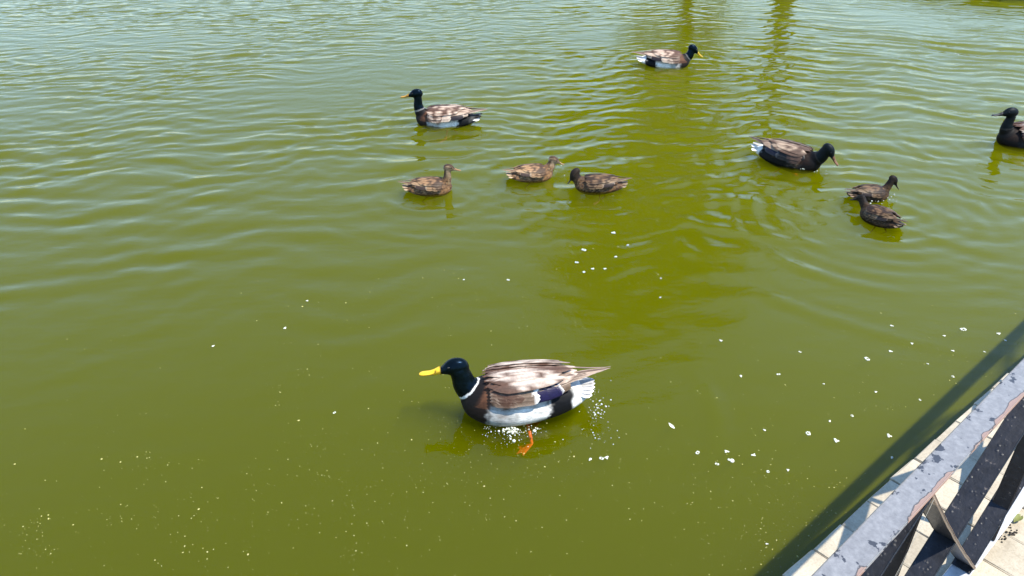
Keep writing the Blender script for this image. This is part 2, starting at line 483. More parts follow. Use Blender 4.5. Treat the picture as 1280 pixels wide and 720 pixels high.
bar('bottom_rail', (-1.6, PAVE_Z + .012), (4.2, PAVE_Z + .012), .008, BOTTOM, seg=40)['label'] = 'pale worn bottom rail'
PER = .785
for k_ in range(-2, 5):
    o_ = k_ * PER
    top_z, bot_z = RAIL_Z - .008, PAVE_Z + .016
    if k_ == 0:
        bar('diagonal_bar', (.232, top_z), (.832, bot_z), .007, TANBAR, sag=-.006, n0=-FT + .001, n1=.001)['label'] = 'tan diagonal bar, its lit edge and shaded face painted in'
    else:
        bar('diagonal_bar', (.232 + o_, top_z), (.832 + o_, bot_z), .007, BAR, sag=-.006)
    bar('diagonal_bar', (1.03 - PER + o_, top_z), (.02 - PER + o_ + (.0), bot_z), .007, BAR, n0=-FT - .0015, n1=-.0015)
    bar('upright_bar', (.985 - PER + o_ + .02, top_z), (.853 - PER + o_ + .10 , bot_z), .007, BAR, n0=-FT + .003, n1=-.003)

# ------------------------------------------------------------------ trees beyond the far bank (they stand in the water's reflection)
def tube(v, f, p0, p1, r0, r1, n=7, bend=None, seg=4):
    p0, p1 = np.array(p0, float), np.array(p1, float)
    d = p1 - p0; d /= np.linalg.norm(d)
    a = np.cross(d, [0, 0, 1.]) if abs(d[2]) < .95 else np.cross(d, [1., 0, 0]); a /= np.linalg.norm(a); b = np.cross(d, a)
    st = len(v)
    for i in range(seg + 1):
        t = i / seg; c = p0 + (p1 - p0) * t
        if bend is not None: c = c + np.array(bend) * math.sin(math.pi * t)
        rr = r0 + (r1 - r0) * t
        for k in range(n):
            an = 2 * math.pi * k / n; v.append(c + (a * math.cos(an) + b * math.sin(an)) * rr)
    for i in range(seg):
        for k in range(n):
            f.append((st + i * n + k, st + i * n + (k + 1) % n, st + (i + 1) * n + (k + 1) % n, st + (i + 1) * n + k))
    f.append(tuple(st + seg * n + k for k in range(n)))
def tree(name, label, loc, h, crown_r, crown_z0, seed, leaves, group, lean=0.0):
    g = np.random.default_rng(seed)
    root = empty(name, loc); tag(root, label, 'tree', group)
    v, f = [], []
    tube(v, f, (0, 0, -.3), (g.normal(0, .15), g.normal(0, .15), h * .8), h * .018 + .06, .05, 9, (.12, .05, 0), 8)
    tips = []
    for k in range(16):
        z0 = crown_z0 * .9 + (h * .78 - crown_z0 * .9) * k / 16
        an = k * 2.4 + g.uniform(-.3, .3); L_ = crown_r * g.uniform(.6, .95) * (1 - .35 * k / 16)
        tip = (math.cos(an) * L_ + lean * (.6 + .5 * k / 16), math.sin(an) * L_, z0 + L_ * g.uniform(.25, .6))
        tube(v, f, (0, 0, z0), tip, .05 + .04 * (1 - k / 16), .012, 5, (0, 0, .15), 3); tips.append(tip)
    tips.append((lean, 0, h * .9))
    link('trunk', mesh('trunk', v, f, True), BARK, root)
    tips = np.array(tips); n = leaves
    ci = g.integers(0, len(tips), n)
    c = tips[ci] + g.normal(0, 1, (n, 3)) * np.array([.42, .42, .34]) * crown_r * .62
    s = g.uniform(.07, .15, n)
    a = g.normal(0, 1, (n, 3)); a /= np.linalg.norm(a, axis=1)[:, None]
    b = np.cross(a, g.normal(0, 1, (n, 3))); b /= np.linalg.norm(b, axis=1)[:, None]
    P = np.stack([c - a * s[:, None], c + b * s[:, None] * .5, c + a * s[:, None], c - b * s[:, None] * .5], 1).reshape(-1, 3)
    fcs = np.arange(4 * n).reshape(n, 4).tolist()
    o = link('crown', mesh('crown', P, fcs), LEAF, root)
    return root
tree('broadleaf_tree', 'tall leaning broadleaf tree on the far bank, mirrored as dark ripples', (6.0, 18.4, .1), 11.0, 2.7, 5.0, 1, 9000, 'trees on the far bank', lean=-2.9)
tree('bushy_tree', 'low bushy tree on the far bank mirrored as dappled leaves', (3.85, 19.0, .1), 6.2, 1.2, 1.6, 3, 2600, 'trees on the far bank')

# ------------------------------------------------------------------ ducks
def catmull(P, n):
    P = np.asarray(P, float); m = len(P)
    Q_ = np.vstack([2 * P[0] - P[1], P, 2 * P[-1] - P[-2]])
    out_ = []
    for t in np.linspace(0, m - 1 - 1e-9, n):
        i = int(t); u = t - i; p0, p1, p2, p3 = Q_[i:i + 4]
        out_.append(.5 * (2 * p1 + (p2 - p0) * u + (2 * p0 - 5 * p1 + 4 * p2 - p3) * u * u + (3 * p1 - p0 - 3 * p2 + p3) * u ** 3))
    return np.array(out_)
#        x     half width  top    bottom
BODY = [(-.262, .014, .066, .050), (-.245, .044, .078, .034), (-.21, .066, .092, .008), (-.165, .082, .104, -.014), (-.115, .093, .117, -.030),
        (-.06, .101, .128, -.042), (0, .106, .134, -.05), (.06, .103, .133, -.05), (.11, .089, .128, -.042), (.15, .066, .113, -.026), (.176, .042, .092, -.004), (.190, .012, .062, .036)]
WING = [(.125, .070, .124, .060), (.085, .094, .137, .052), (.03, .109, .144, .050), (-.04, .111, .147, .052), (-.10, .103, .147, .058), (-.16, .084, .142, .074), (-.21, .058, .136, .092), (-.26, .034, .130, .108), (-.32, .016, .124, .112)]
WX = np.array([p[0] for p in WING])[::-1]; WH = np.array([p[1] for p in WING])[::-1]; WT = np.array([p[2] for p in WING])[::-1]; WC = np.array([p[3] for p in WING])[::-1]
WZ = [1.0]
def wing_pt(x, phi, off, sg):
    hw = np.interp(x, WX, WH); zt = np.interp(x, WX, WT) * WZ[0]; zc = np.interp(x, WX, WC) * WZ[0]
    a = math.radians(phi * .71)
    return np.array([x, sg * (hw + off) * math.sin(a), zc + (zt - zc + off) * math.cos(a)])

def tube_loft(v, f, meta, part, centres, tang, hw, hu, hd, n=28, up=None):
    """closed loft; meta gets (part, t, angle) for each vertex"""
    st = len(v); m = len(centres)
    for i in range(m):
        d = tang[i] / np.linalg.norm(tang[i])
        U = up[i] if up is not None else np.array([0, 0, 1.])
        side = np.cross(U, d); side /= np.linalg.norm(side); U2 = np.cross(d, side)
        for k in range(n):
            a = 2 * math.pi * k / n; c_, s_ = math.cos(a), math.sin(a)
            v.append(centres[i] + side * hw[i] * s_ + U2 * (hu[i] if c_ > 0 else hd[i]) * c_)
            meta.append((part, i / (m - 1), a))
    for i in range(m - 1):
        for k in range(n):
            f.append((st + i * n + k, st + i * n + (k + 1) % n, st + (i + 1) * n + (k + 1) % n, st + (i + 1) * n + k))
    f.append(tuple(st + k for k in range(n))[::-1]); f.append(tuple(st + (m - 1) * n + k for k in range(n)))

def hash3(p):
    p = np.asarray(p); s = np.sin(p[..., 0] * 127.1 + p[..., 1] * 311.7 + p[..., 2] * 74.7) * 43758.5453
    return s - np.floor(s)
def vnoise(p):
    p = np.asarray(p, float); i = np.floor(p); fr_ = p - i; fr_ = fr_ * fr_ * (3 - 2 * fr_)
    r_ = 0
    for a in (0, 1):
        for b in (0, 1):
            for c in (0, 1):
                wgt = np.where(a, fr_[..., 0], 1 - fr_[..., 0]) * np.where(b, fr_[..., 1], 1 - fr_[..., 1]) * np.where(c, fr_[..., 2], 1 - fr_[..., 2])
                r_ = r_ + wgt * hash3(i + np.array([a, b, c]))
    return r_
def mixc(a, b, t):
    t = np.clip(t, 0, 1)[..., None]; return np.asarray(a) * (1 - t) + np.asarray(b) * t

def plumage_drake(part, t, ang, P, dark=0.0, ringw=1.0, tail=1.0):
    """colours and gloss of a drake: dark glossy head, white ring, brown breast, grey white flanks, black stern"""
    nz = vnoise(P * 45); n2 = vnoise(P * 130); n3 = vnoise(P * np.array([60, 160, 160]))
    x = P[:, 0] + (nz - .5) * .022
    c_ = np.cos(ang)
    col = np.zeros((len(P), 3)) + np.array([.42, .41, .39]) * (1 - .98 * dark)
    col *= (.75 + .5 * n3)[:, None]
    back = sstep(.15, .55, c_ + (nz - .5) * .5)
    col = mixc(col, np.array([.17, .10, .062]) * (1 - .55 * dark), back)
    col = mixc(col, np.array([.42, .33, .26]) * (1 - .5 * dark), back * sstep(.55, .75, n2) * .7)
    white = sstep(.03, -.01, x) * sstep(.55, .35, c_) * sstep(-.165, -.135, x)
    col = mixc(col, np.array([.78, .76, .72]) * (1 - 1.02 * dark), white)
    breast = sstep(.085, .115, x + .05 * c_ * .3 + (n2 - .5) * .02)
    col = mixc(col, np.array([.009, .0052, .004]) * (1 - .7 * dark), breast)
    shoulder = sstep(.07, .10, x) * sstep(.2, .6, c_)
    col = mixc(col, np.array([.13, .055, .028]) * (1 - .9 * dark), shoulder * .9)
    stern = sstep(-.095, -.115, x + .02 * (n2 - .5) - .10 * np.clip(-c_ - .15, 0, 1))
    col = mixc(col, np.array([.002, .0022, .003]), stern)
    tailw = sstep(-.185, -.200, x) * tail; col = mixc(col, np.array([.80, .78, .73]), tailw)
    gl = np.zeros(len(P))
    nk = part == 1; hd = part == 2
    tn = t + (nz - .5) * .02
    headc = np.array([.002, .0045, .0045])
    k = np.where(nk, sstep(.40, .43, tn), 0) ; k = np.maximum(k, hd * 1.0)
    low_ = np.where(nk, (1 - k) * sstep(.12, .25, t), 0)
    col = mixc(col, np.array([.007, .005, .0045]) * (1 - .7 * dark), low_)
    rng_ = nk * sstep(.375, .385, tn) * sstep(.425, .415, tn) * ringw
    col = mixc(col, headc, k); gl = k * 1.0
    col = mixc(col, np.array([.78, .76, .72]), rng_); gl = gl * (1 - rng_)
    gl = gl * (1 - .75 * dark)
    return col, gl
def plumage_dark(part, t, ang, P): return plumage_drake(part, t, ang, P, .98, .03)
def plumage_drake_far(part, t, ang, P): return plumage_drake(part, t, ang, P, 0., .25)
def plumage_drake_mid(part, t, ang, P): return plumage_drake(part, t, ang, P, 0., .3, .05)
def plumage_brown(part, t, ang, P, dk=1.0, hooded=0.0):
    """streaked brown young bird with a pale striped face"""
    nz = vnoise(P * 60); n3 = vnoise(P * np.array([70, 190, 190])); n2 = vnoise(P * 150)
    c_ = np.cos(ang)
    col = np.zeros((len(P), 3)) + np.array([.27, .14, .06])
    col = mixc(col, np.array([.42, .29, .165]), sstep(.0, -.7, c_) * .6)
    col = mixc(col, np.array([.055, .03, .017]), sstep(.44, .62, n3) * .9)
    col = mixc(col, np.array([.50, .37, .23]), sstep(.68, .8, n2) * .55)
    col = mixc(col, np.array([.10, .055, .03]), sstep(.3, .8, c_) * .55)
    nk = part == 1; hd = part == 2
    face = np.array([.38, .26, .155])
    hc = np.zeros((len(P), 3)) + face
    hc = mixc(hc, np.array([.07, .04, .022]), sstep(.35, .65, c_ + (nz - .5) * .3))
    stripe = np.exp(-((c_ - .18) / .10) ** 2) * hd
    hc = mixc(hc, np.array([.045, .026, .015]), stripe)
    hc = hc * (.75 + .5 * n2)[:, None]
    hc = mixc(hc, np.array([.022, .013, .008]), np.full(len(P), hooded))
    k = np.where(hd, 1.0, np.where(nk, sstep(.35, .7, t), 0))
    col = mixc(col, hc, k)
    return col * dk, np.zeros(len(P))

PAL_DRAKE = dict(scap=(.70, .58, .48), scap2=(.075, .032, .017), cov=(.15, .10, .065), cov2=(.34, .25, .19), white=(.80, .78, .74), spec=(.012, .007, .045), spec2=(.008, .006, .02), prim=(.10, .06, .04), prim2=(.46, .34, .25), tail=(.80, .78, .74))
PAL_FAR = PAL_DRAKE | dict(scap=(.58, .42, .31), white=(.50, .40, .31), spec=(.03, .018, .016), spec2=(.012, .01, .012), cov=(.42, .31, .235), cov2=(.52, .40, .31))
PAL_DARK = dict(scap=(.40, .29, .20), scap2=(.08, .043, .027), cov=(.006, .006, .007), cov2=(.012, .011, .011), white=(.06, .06, .065), spec=(.012, .010, .022), spec2=(.01, .01, .014), prim=(.03, .022, .02), prim2=(.25, .17, .12), tail=(.80, .77, .70))
PAL_BROWN = dict(scap=(.36, .20, .095), scap2=(.05, .025, .013), cov=(.20, .10, .046), cov2=(.42, .27, .14), white=(.40, .28, .18), spec=(.08, .05, .035), spec2=(.05, .03, .02), prim=(.08, .04, .022), prim2=(.42, .28, .16), tail=(.50, .36, .22))

ROT = np.array(Matrix.Rotation(.9, 3, Vector((.5, .7, .4)).normalized()))
def feather(name, parent, sg, root, tip, wid, off, c_mid, c_edge, tipc=None, tipf=0.0, streak=None, gloss=0.0, lift=0.0, nu=11, nv=5, spread=1.0, shape=.75, blotch=0.0, st_w=1.0):
    """one feather laid along the folded wing from root to tip, both (x, angle)"""
    v, cols, f = [], [], []
    g = random.random
    jit = random.uniform(-.1, .1)
    for i in range(nu):
        u = i / (nu - 1)
        x = root[0] + (tip[0] - root[0]) * u; ph = root[1] + (tip[1] - root[1]) * u
        p = wing_pt(x, ph, off + lift * u * u, sg)
        pl = wing_pt(x, ph + 4, off + lift * u * u, sg); lat = pl - p; lat /= np.linalg.norm(lat)
        x2 = x + (tip[0] - root[0]) * .05; q2 = wing_pt(x2, ph + (tip[1] - root[1]) * .05, off, sg)
        al = q2 - p; al /= np.linalg.norm(al); nrm = np.cross(al, lat) * sg; nrm /= np.linalg.norm(nrm)
        if nrm[2] < 0 and abs(nrm[2]) > .2: nrm = -nrm
        lat = lat - al * lat.dot(al); lat /= np.linalg.norm(lat)
        wf = (min(1, u / .22) ** .6) * (1 - max(0, (u - shape) / (1.001 - shape)) ** 2.2) ** .5
        for k in range(nv):
            w_ = (k / (nv - 1)) * 2 - 1
            q_ = p + lat * w_ * wid * .5 * max(wf, .04) - nrm * (.0022 * w_ * w_ + .0003 * math.sin(u * 40 + w_ * 6))
            v.append(q_)
            e = abs(w_) ** 2.2
            c = np.array(c_mid) * (1 - e) + np.array(c_edge) * e
            if streak is not None:
                s_ = math.exp(-((w_ + jit) / .38) ** 2) * (1 - abs(u - .5) * .9) * st_w; c = c * (1 - s_) + np.array(streak) * s_
            if blotch:
                w3 = ROT @ q_; nn_ = .62 * vnoise(np.array([w3 * 33 + sg * 3]))[0] + .38 * vnoise(np.array([ROT @ w3 * 85 + 7]))[0]
                bn = float(sstep(.44, .58, nn_ + .16 * float(sstep(-.03, .07, q_[0])) - .015)) * blotch
                bb = np.array(streak if streak is not None else c_edge * np.array(.4)); c = c * (1 - bn) + bb * bn
            if tipc is not None and u > 1 - tipf: c = np.array(tipc)
            if abs(w_) < .01: c = c * .75
            c = c * random.uniform(.9, 1.1)
            cols.append((*np.clip(c, 0, .9), gloss))
    for i in range(nu - 1):
        for k in range(nv - 1): f.append((i * nv + k, i * nv + k + 1, (i + 1) * nv + k + 1, (i + 1) * nv + k))
    # a thin second skin gives the vane thickness
    o = link(name, mesh(name, v, f, True, cols), FEATH, parent)
    return o

def wing_shell(root, sg, pal):
    v, f, cols = [], [], []
    nx_, np_ = 26, 13
    for i in range(nx_):
        x = .118 - .30 * i / (nx_ - 1)
        for k in range(np_):
            ph = 8 + (102 - 14 * abs(i / (nx_ - 1) - .4)) * k / (np_ - 1)
            edge = max(0, k / (np_ - 1) - .8) / .2
            p = wing_pt(x, ph, -.003 - .006 * edge - .012 * max(0, .15 - i / nx_) / .15, sg)
            v.append(p)
            c = np.array(pal['cov']) * (.7 + .6 * float(vnoise(np.array([p * 90]))[0]))
            if ph < 45: c = np.array(pal['scap2']) * (.8 + .5 * float(vnoise(np.array([p * 80]))[0]))
            cols.append((*c, 0))
    for i in range(nx_ - 1):
        for k in range(np_ - 1):
            q_ = (i * np_ + k, i * np_ + k + 1, (i + 1) * np_ + k + 1, (i + 1) * np_ + k)
            f.append(q_ if sg > 0 else q_[::-1])
    me_ = mesh('wing', v, f, True, cols)
    return link('wing', me_, FEATH, root)

def wing(root, sg, pal, fine):
    w_ = wing_shell(root, sg, pal)
    J = lambda a: random.uniform(-a, a)
    npri = 4 if fine else 3
    for k in range(npri):       # flight feathers crossing over the rump
        feather('primary_feather', w_, sg, (-.09, 72 - 9 * k), (-.27 - .022 * k + J(.004), 44 - 10 * k), .017, .0 + .001 * k, pal['prim'], pal['prim2'], lift=.006 + .003 * k, shape=.6)
    nsec = 6 if fine else 4
    for k in range(nsec):       # the coloured mirror
        ph = 98 - (34 if fine else 40) * k / (nsec - 1)
        feather('secondary_feather', w_, sg, (-.035, ph), (-.158 + .004 * k, ph - 6), .027 if fine else .034, .0035 + .0006 * k, pal['spec'], pal['spec2'], tipc=pal['white'], tipf=.10, gloss=.6)
    nter = 4 if fine else 3
    for k in range(nter):
        ph = 66 - 13 * k
        feather('tertial_feather', w_, sg, (-.015, ph + 4), (-.20 - .012 * (k % 2), ph - 22 + 3 * k), .034 if fine else .044, .0065 + .001 * k, pal['scap'], pal['prim2'], streak=pal['scap2'], shape=.6, blotch=.7)
    ngc = 6 if fine else 4
    for k in range(ngc):        # greater coverts with the white bar
        ph = 101 - 48 * k / (ngc - 1)
        feather('covert_feather', w_, sg, (.045, ph), (-.066 + J(.006), ph - 3), .030 if fine else .042, .007 + .0005 * k, pal['cov'], pal['cov2'], tipc=pal['white'], tipf=.11)
    nlc = 7 if fine else 4
    for k in range(nlc):
        ph = 102 - 62 * k / (nlc - 1)
        feather('covert_feather', w_, sg, (.098, ph), (-.008 + J(.01), ph + J(3)), .034 if fine else .05, .0095 + .0005 * k, pal['cov'], pal['cov2'], streak=pal['scap2'], blotch=.8)
    nsc = 9 if fine else 5
    for k in range(nsc):        # scapulars over the back
        ph = 8 + 56 * (k / (nsc - 1)); lx = (k * .37 % 1) * .05
        feather('scapular_feather', w_, sg, (.115 - lx * .6, ph + 2), (-.085 - lx * 1.6 - (.05 if k < nsc // 2 else 0), ph * .72 + 4), .040 if fine else .055, .0125 + .0016 * ((k * 3) % nsc), pal['scap'], pal['cov2'] if k % 3 else pal['scap'], streak=pal['scap2'], shape=.55, blotch=.95, st_w=.45)
    return w_

def duck(name, label, group, key, heading, scale, neck, head_c, head_dir, plum, pal, bill_c, fine=False, voxel=.006, legs=ORANGE, swing=((.02, .03), (-.05, -.02)), tilt=(0, 0), chub=1.0, dz=0.0, head_s=1.0, bill_s=1.0, cat='duck', wings=True, zs=.80):
    WZ[0] = zs
    p = CENTRE[key]
    scale *= 1.045
    root = empty(name, (p[0], p[1], dz), R(heading), scale)
    root.rotation_euler = (tilt[0], tilt[1], R(heading))
    tag(root, label, cat, group)
    v, f, meta = [], [], []
    # trunk
    B = catmull(BODY, 44); B[:, 2] *= zs; B[:, 3] *= np.where(B[:, 3] > 0, zs, 1)
    cz = B[:, 2] * .30 + B[:, 3] * .70
    tube_loft(v, f, meta, 0, np.stack([B[:, 0], B[:, 0] * 0, cz], 1), np.tile([1., 0, 0], (44, 1)), B[:, 1] * chub, (B[:, 2] - cz) , cz - B[:, 3])
    # neck (x, y, z, radius)
    K = catmull(neck, 22); tg = np.gradient(K[:, :3], axis=0)
    ups = np.tile([-1., 0, .25], (22, 1))
    tube_loft(v, f, meta, 1, K[:, :3], tg, K[:, 3] * .92, K[:, 3] * 1.06, K[:, 3] * 1.06, 22, ups)
    # head
    hd = np.array(head_dir, float); hd /= np.linalg.norm(hd)
    hc = np.array(head_c, float)
    side = np.cross([0, 0, 1.], hd); side /= np.linalg.norm(side); hup = np.cross(hd, side)
    HT = np.array([(-.050, .004, .005, .005, -.004), (-.044, .016, .018, .018, -.003), (-.030, .0235, .028, .026, -.001), (-.010, .0265, .032, .029, 0), (.010, .0255, .031, .027, -.001), (.028, .0205, .024, .0205, -.004), (.042, .0150, .0145, .0140, -.008), (.052, .0125, .0095, .0095, -.0105), (.055, .004, .004, .004, -.011)])
    Hh = catmull(HT, 22) * head_s
    tube_loft(v, f, meta, 2, hc + np.outer(Hh[:, 0], hd) + np.outer(Hh[:, 4], hup), np.tile(hd, (22, 1)), Hh[:, 1], Hh[:, 2], Hh[:, 3], 22, np.tile(hup, (22, 1)))
    src = bpy.data.meshes.new('body'); src.from_pydata([tuple(q_) for q_ in v], [], f)
    tmp = bpy.data.objects.new('body', src); C.objects.link(tmp)
    rm = tmp.modifiers.new('remesh', 'REMESH'); rm.mode = 'VOXEL'; rm.voxel_size = voxel; rm.use_smooth_shade = True
    smd = tmp.modifiers.new('smooth', 'SMOOTH'); smd.factor = .5; smd.iterations = 5 if voxel < .005 else 3
    dg = bpy.context.evaluated_depsgraph_get()
    me_ = bpy.data.meshes.new_from_object(tmp.evaluated_get(dg))
    bpy.data.objects.remove(tmp); me_.name = 'body'
    kd = KDTree(len(v))
    for i, q_ in enumerate(v): kd.insert(q_, i)
    kd.balance()
    nv = len(me_.vertices); co = np.empty(nv * 3, np.float32); me_.vertices.foreach_get('co', co); co = co.reshape(-1, 3).astype(float)
    part = np.empty(nv, int); tt = np.empty(nv); aa = np.empty(nv)
    for i in range(nv):
        _, j, _ = kd.find(co[i]); part[i], tt[i], aa[i] = meta[j]
    Kf = catmull(neck, 90); dd_ = np.linalg.norm(co[:, None, :] - Kf[None, :, :3], axis=2); near_i = dd_.argmin(1)
    onneck = (dd_.min(1) < Kf[near_i, 3] * 1.25 + .003) & (part != 2)
    tt = np.where(onneck, near_i / 89., tt); part = np.where(onneck & (near_i > 6), 1, part)
    col, gl = plum(part, tt, aa, co)
    ca = me_.color_attributes.new('col', 'FLOAT_COLOR', 'POINT')
    ca.data.foreach_set('color', np.concatenate([col, gl[:, None]], 1).astype(np.float32).ravel())
    me_.polygons.foreach_set('use_smooth', [True] * len(me_.polygons))
    me_.materials.clear(); link('body', me_, PLUM, root)
    # bill: flat, spatulate, with a dark nail
    BT = np.array([(0, .0118, .0115, .009, 0), (.006, .0118, .0108, .0085, 0), (.018, .0112, .0075, .0065, -.002), (.032, .0118, .0050, .0050, -.0035), (.045, .0130, .0042, .0042, -.0035), (.055, .0118, .0036, .0036, -.0035), (.062, .0075, .0026, .0028, -.0042), (.0645, .002, .0012, .0012, -.005)])
    Bb = catmull(BT, 20) * bill_s; Bb[:, 2:4] *= 1.22
    bv, bf, bmeta = [], [], []
    b0 = hc + hd * .047 * head_s + hup * (-.0105) * head_s
    tube_loft(bv, bf, bmeta, 3, b0 + np.outer(Bb[:, 0], hd) + np.outer(Bb[:, 4], hup), np.tile(hd, (20, 1)), Bb[:, 1], Bb[:, 2], Bb[:, 3], 16, np.tile(hup, (20, 1)))
    bc = []
    for (_, t, a) in bmeta:
        c = np.array(bill_c) * random.uniform(.92, 1.05)
        if t > .93 and math.cos(a) > -.2: c = c * .08
        if .22 < t < .30 and abs(math.cos(a) - .55) < .22: c = c * .08
        if abs(math.cos(a) + .05) < .12 and t > .05: c = c * .35          # gape line
        if t < .07: c = c * .30
        bc.append((*c, .35))
    link('bill', mesh('bill', bv, bf, True, bc), FEATH, root)
    for sg in (-1, 1):
        bm = bmesh.new(); bmesh.ops.create_icosphere(bm, subdivisions=2, radius=.0048 * head_s)
        e = bpy.data.meshes.new('eye'); bm.to_mesh(e); bm.free(); e.polygons.foreach_set('use_smooth', [True] * len(e.polygons))
        eo = link('eye', e, EYE, root); eo.location = hc + hd * .020 * head_s + hup * .008 * head_s + side * sg * .0205 * head_s
    if wings:
        for sg in (-1, 1): wing(root, sg, pal, fine)
    # tail fan
    nt_ = 9 if fine else 5
    for k in range(nt_):
        q_ = (k / (nt_ - 1)) * 2 - 1; an = q_ * R(27)
        tv, tf, tcl = [], [], []
        L_ = .074 - .014 * q_ * q_; wd = .036 if fine else .042
        dirv = np.array([-math.cos(an), math.sin(an), .10 - .16 * abs(q_)]); lt = np.array([math.sin(an), math.cos(an), -.25 * q_])
        r0 = np.array([-.205, .03 * q_, .082 * zs - .014 * q_ * q_ + .002 * (1 - abs(q_))])
        for i in range(8):
            u = i / 7; wf = min(1, u / .2) ** .6 * math.sqrt(max(0, 1 - max(0, (u - .7) / .3) ** 2.2))
            for j in range(3):
                w_ = j - 1
                tv.append(r0 + dirv * L_ * u + lt * w_ * wd * .5 * max(.06, wf) - np.array([0, 0, .0015 * w_ * w_]))
                c = np.array(pal['tail']) * (random.uniform(.85, 1.05) if abs(w_) else .8)
                if 'tail2' in pal and abs(q_) < .8: c = np.array(pal['tail2'])
                elif abs(q_) < .3: c = c * .6
                tcl.append((*c, 0))
        for i in range(7):
            for j in range(2): tf.append((i * 3 + j, i * 3 + j + 1, (i + 1) * 3 + j + 1, (i + 1) * 3 + j))
        link('tail_feather', mesh('tail_feather', tv, tf, True, tcl), FEATH, root)
    # legs with webbed feet, paddling under water
    for sg, (sx, sy) in zip((1, -1), swing):
        fv, ff = [], []
        hip = np.array([-.035, .045 * sg, -.03]); ank = np.array([-.045 + sx, (.055 + sy) * sg, -.092])
        tube(fv, ff, hip, ank, .007, .0055, 8, None, 3)
        st = len(fv); fl = .062
        toes = [(-.42, .86), (0, 1.0), (.42, .86)]
        fwd = np.array([.75, .12 * sg, -.42 + sx * 3]); fwd /= np.linalg.norm(fwd); lt = np.array([0, 1., 0]); lt -= fwd * fwd.dot(lt); lt /= np.linalg.norm(lt)
        tips = [ank + (fwd * math.cos(a * 1.3) + lt * math.sin(a * 1.3)) * fl * l_ for a, l_ in toes]
        midp = [ank + (fwd * math.cos(a) + lt * math.sin(a)) * fl * .74 for a in (-.27, .27)]
        nrm = np.cross(fwd, lt)
        poly = [ank, tips[0], midp[0], tips[1], midp[1], tips[2]]
        for off_ in (.0012, -.0012):
            for q_ in poly: fv.append(q_ + nrm * off_)
        ff += [(st, st + 1, st + 2, st + 3), (st, st + 3, st + 4, st + 5), (st + 9, st + 8, st + 7, st + 6), (st + 11, st + 10, st + 9, st + 6)]
        for i in range(6):
            j = (i + 1) % 6; ff.append((st + j, st + i, st + 6 + i, st + 6 + j))
        for tp in tips: tube(fv, ff, ank, tp, .0042, .0025, 6, None, 2)
        link('foot', mesh('foot', fv, ff), legs, root)
    return root

YEL = (.74, .47, .025)
# near drake, neck reaching a little forward
near_neck = [(.100, 0, .042, .060), (.142, 0, .064, .050), (.172, 0, .094, .040), (.184, 0, .128, .034), (.195, 0, .158, .031)]
duck('mallard_drake', 'glossy dark headed drake with yellow bill, purple wing patch and white flank, splashing', 'drakes on the pond', 'near', 187, .95,
     near_neck, (.208, 0, .166), (1, 0, -.05), plumage_drake, PAL_DRAKE, YEL, fine=True, voxel=.0036, swing=((.0, .05), (-.05, -.02)), tilt=(.13, -.02), dz=.014, bill_s=1.15, zs=.92)
duck('mallard_drake', 'upright dark necked drake with tan back swimming behind the lone brown duckling', 'drakes on the pond', 'middle', 178, .94,
     [(.10, 0, .03, .050), (.148, 0, .065, .042), (.168, 0, .115, .032), (.168, 0, .165, .0265), (.172, 0, .200, .026)], (.182, 0, .204), (1, 0, -.12), plumage_drake_mid, PAL_FAR | dict(tail2=(.02, .018, .016)), (.42, .22, .03), voxel=.0055, zs=.70, chub=.92)
duck('mallard_drake', 'drake with pale tail tip and yellow bill dipped, amid the mirrored tree', 'drakes on the pond', 'far', -4, .95,
     [(.10, 0, .03, .048), (.15, 0, .05, .042), (.182, 0, .075, .034), (.192, 0, .105, .030), (.200, 0, .128, .028)], (.212, 0, .134), (1, 0, -.62), plumage_drake_far, PAL_FAR, YEL, voxel=.0055, zs=.70)
duck('dark_duck', 'black sided duck with mottled tan back and white tail, bending its bill to the water', 'dark ducks', 'right', -42, .90,
     [(.10, 0, .04, .058), (.15, 0, .060, .047), (.185, 0, .090, .038), (.198, 0, .122, .032), (.212, 0, .138, .029)], (.224, 0, .138), (1, .0, -.9), plumage_dark, PAL_DARK, (.16, .08, .035), voxel=.0055, zs=.76, chub=.9)
duck('dark_duck', 'black necked duck with pale back feathers, cut off by the side of the picture', 'dark ducks', 'edge', 180, .97,
     [(.10, 0, .04, .054), (.148, 0, .070, .041), (.158, 0, .115, .031), (.150, 0, .16, .026), (.155, 0, .190, .026)], (.165, 0, .196), (1, 0, -.05), plumage_dark, PAL_DRAKE | dict(cov=(.02, .018, .02), cov2=(.05, .045, .05)), (.03, .028, .025), voxel=.0055, zs=.78)  # drake in shade: the shade is put into its dark plumage colours
import functools
B1 = functools.partial(plumage_brown, dk=.82); B2 = functools.partial(plumage_brown, dk=.6, hooded=.93); B3 = functools.partial(plumage_brown, dk=.27, hooded=.85)
def dpal(k): return {a: tuple(c * k for c in b) for a, b in PAL_BROWN.items()}
duck('brown_duckling', 'brown duckling with raised neck and pale striped face, swimming before the upright drake', 'brown ducklings', 'dk1', 6, .57,
     [(.09, 0, .04, .058), (.135, 0, .08, .047), (.150, 0, .135, .035), (.152, 0, .18, .030), (.160, 0, .215, .029)], (.170, 0, .22), (1, -.1, -.12), B1, dpal(.82), (.30, .15, .05), voxel=.009, legs=BROWNLEG, head_s=1.12, bill_s=.9, zs=.74)
duck('brown_duckling', 'pale brown duckling with low turned head between two other ducklings', 'brown ducklings', 'dk2', 14, .58,
     [(.09, 0, .04, .060), (.140, 0, .065, .052), (.170, 0, .10, .042), (.18, 0, .13, .035), (.19, -.005, .152, .032)], (.200, -.008, .156), (1, -.35, -.32), functools.partial(plumage_brown, dk=1.0), dpal(1.0), (.36, .22, .10), voxel=.009, legs=BROWNLEG, head_s=1.15, bill_s=.8, zs=.72)
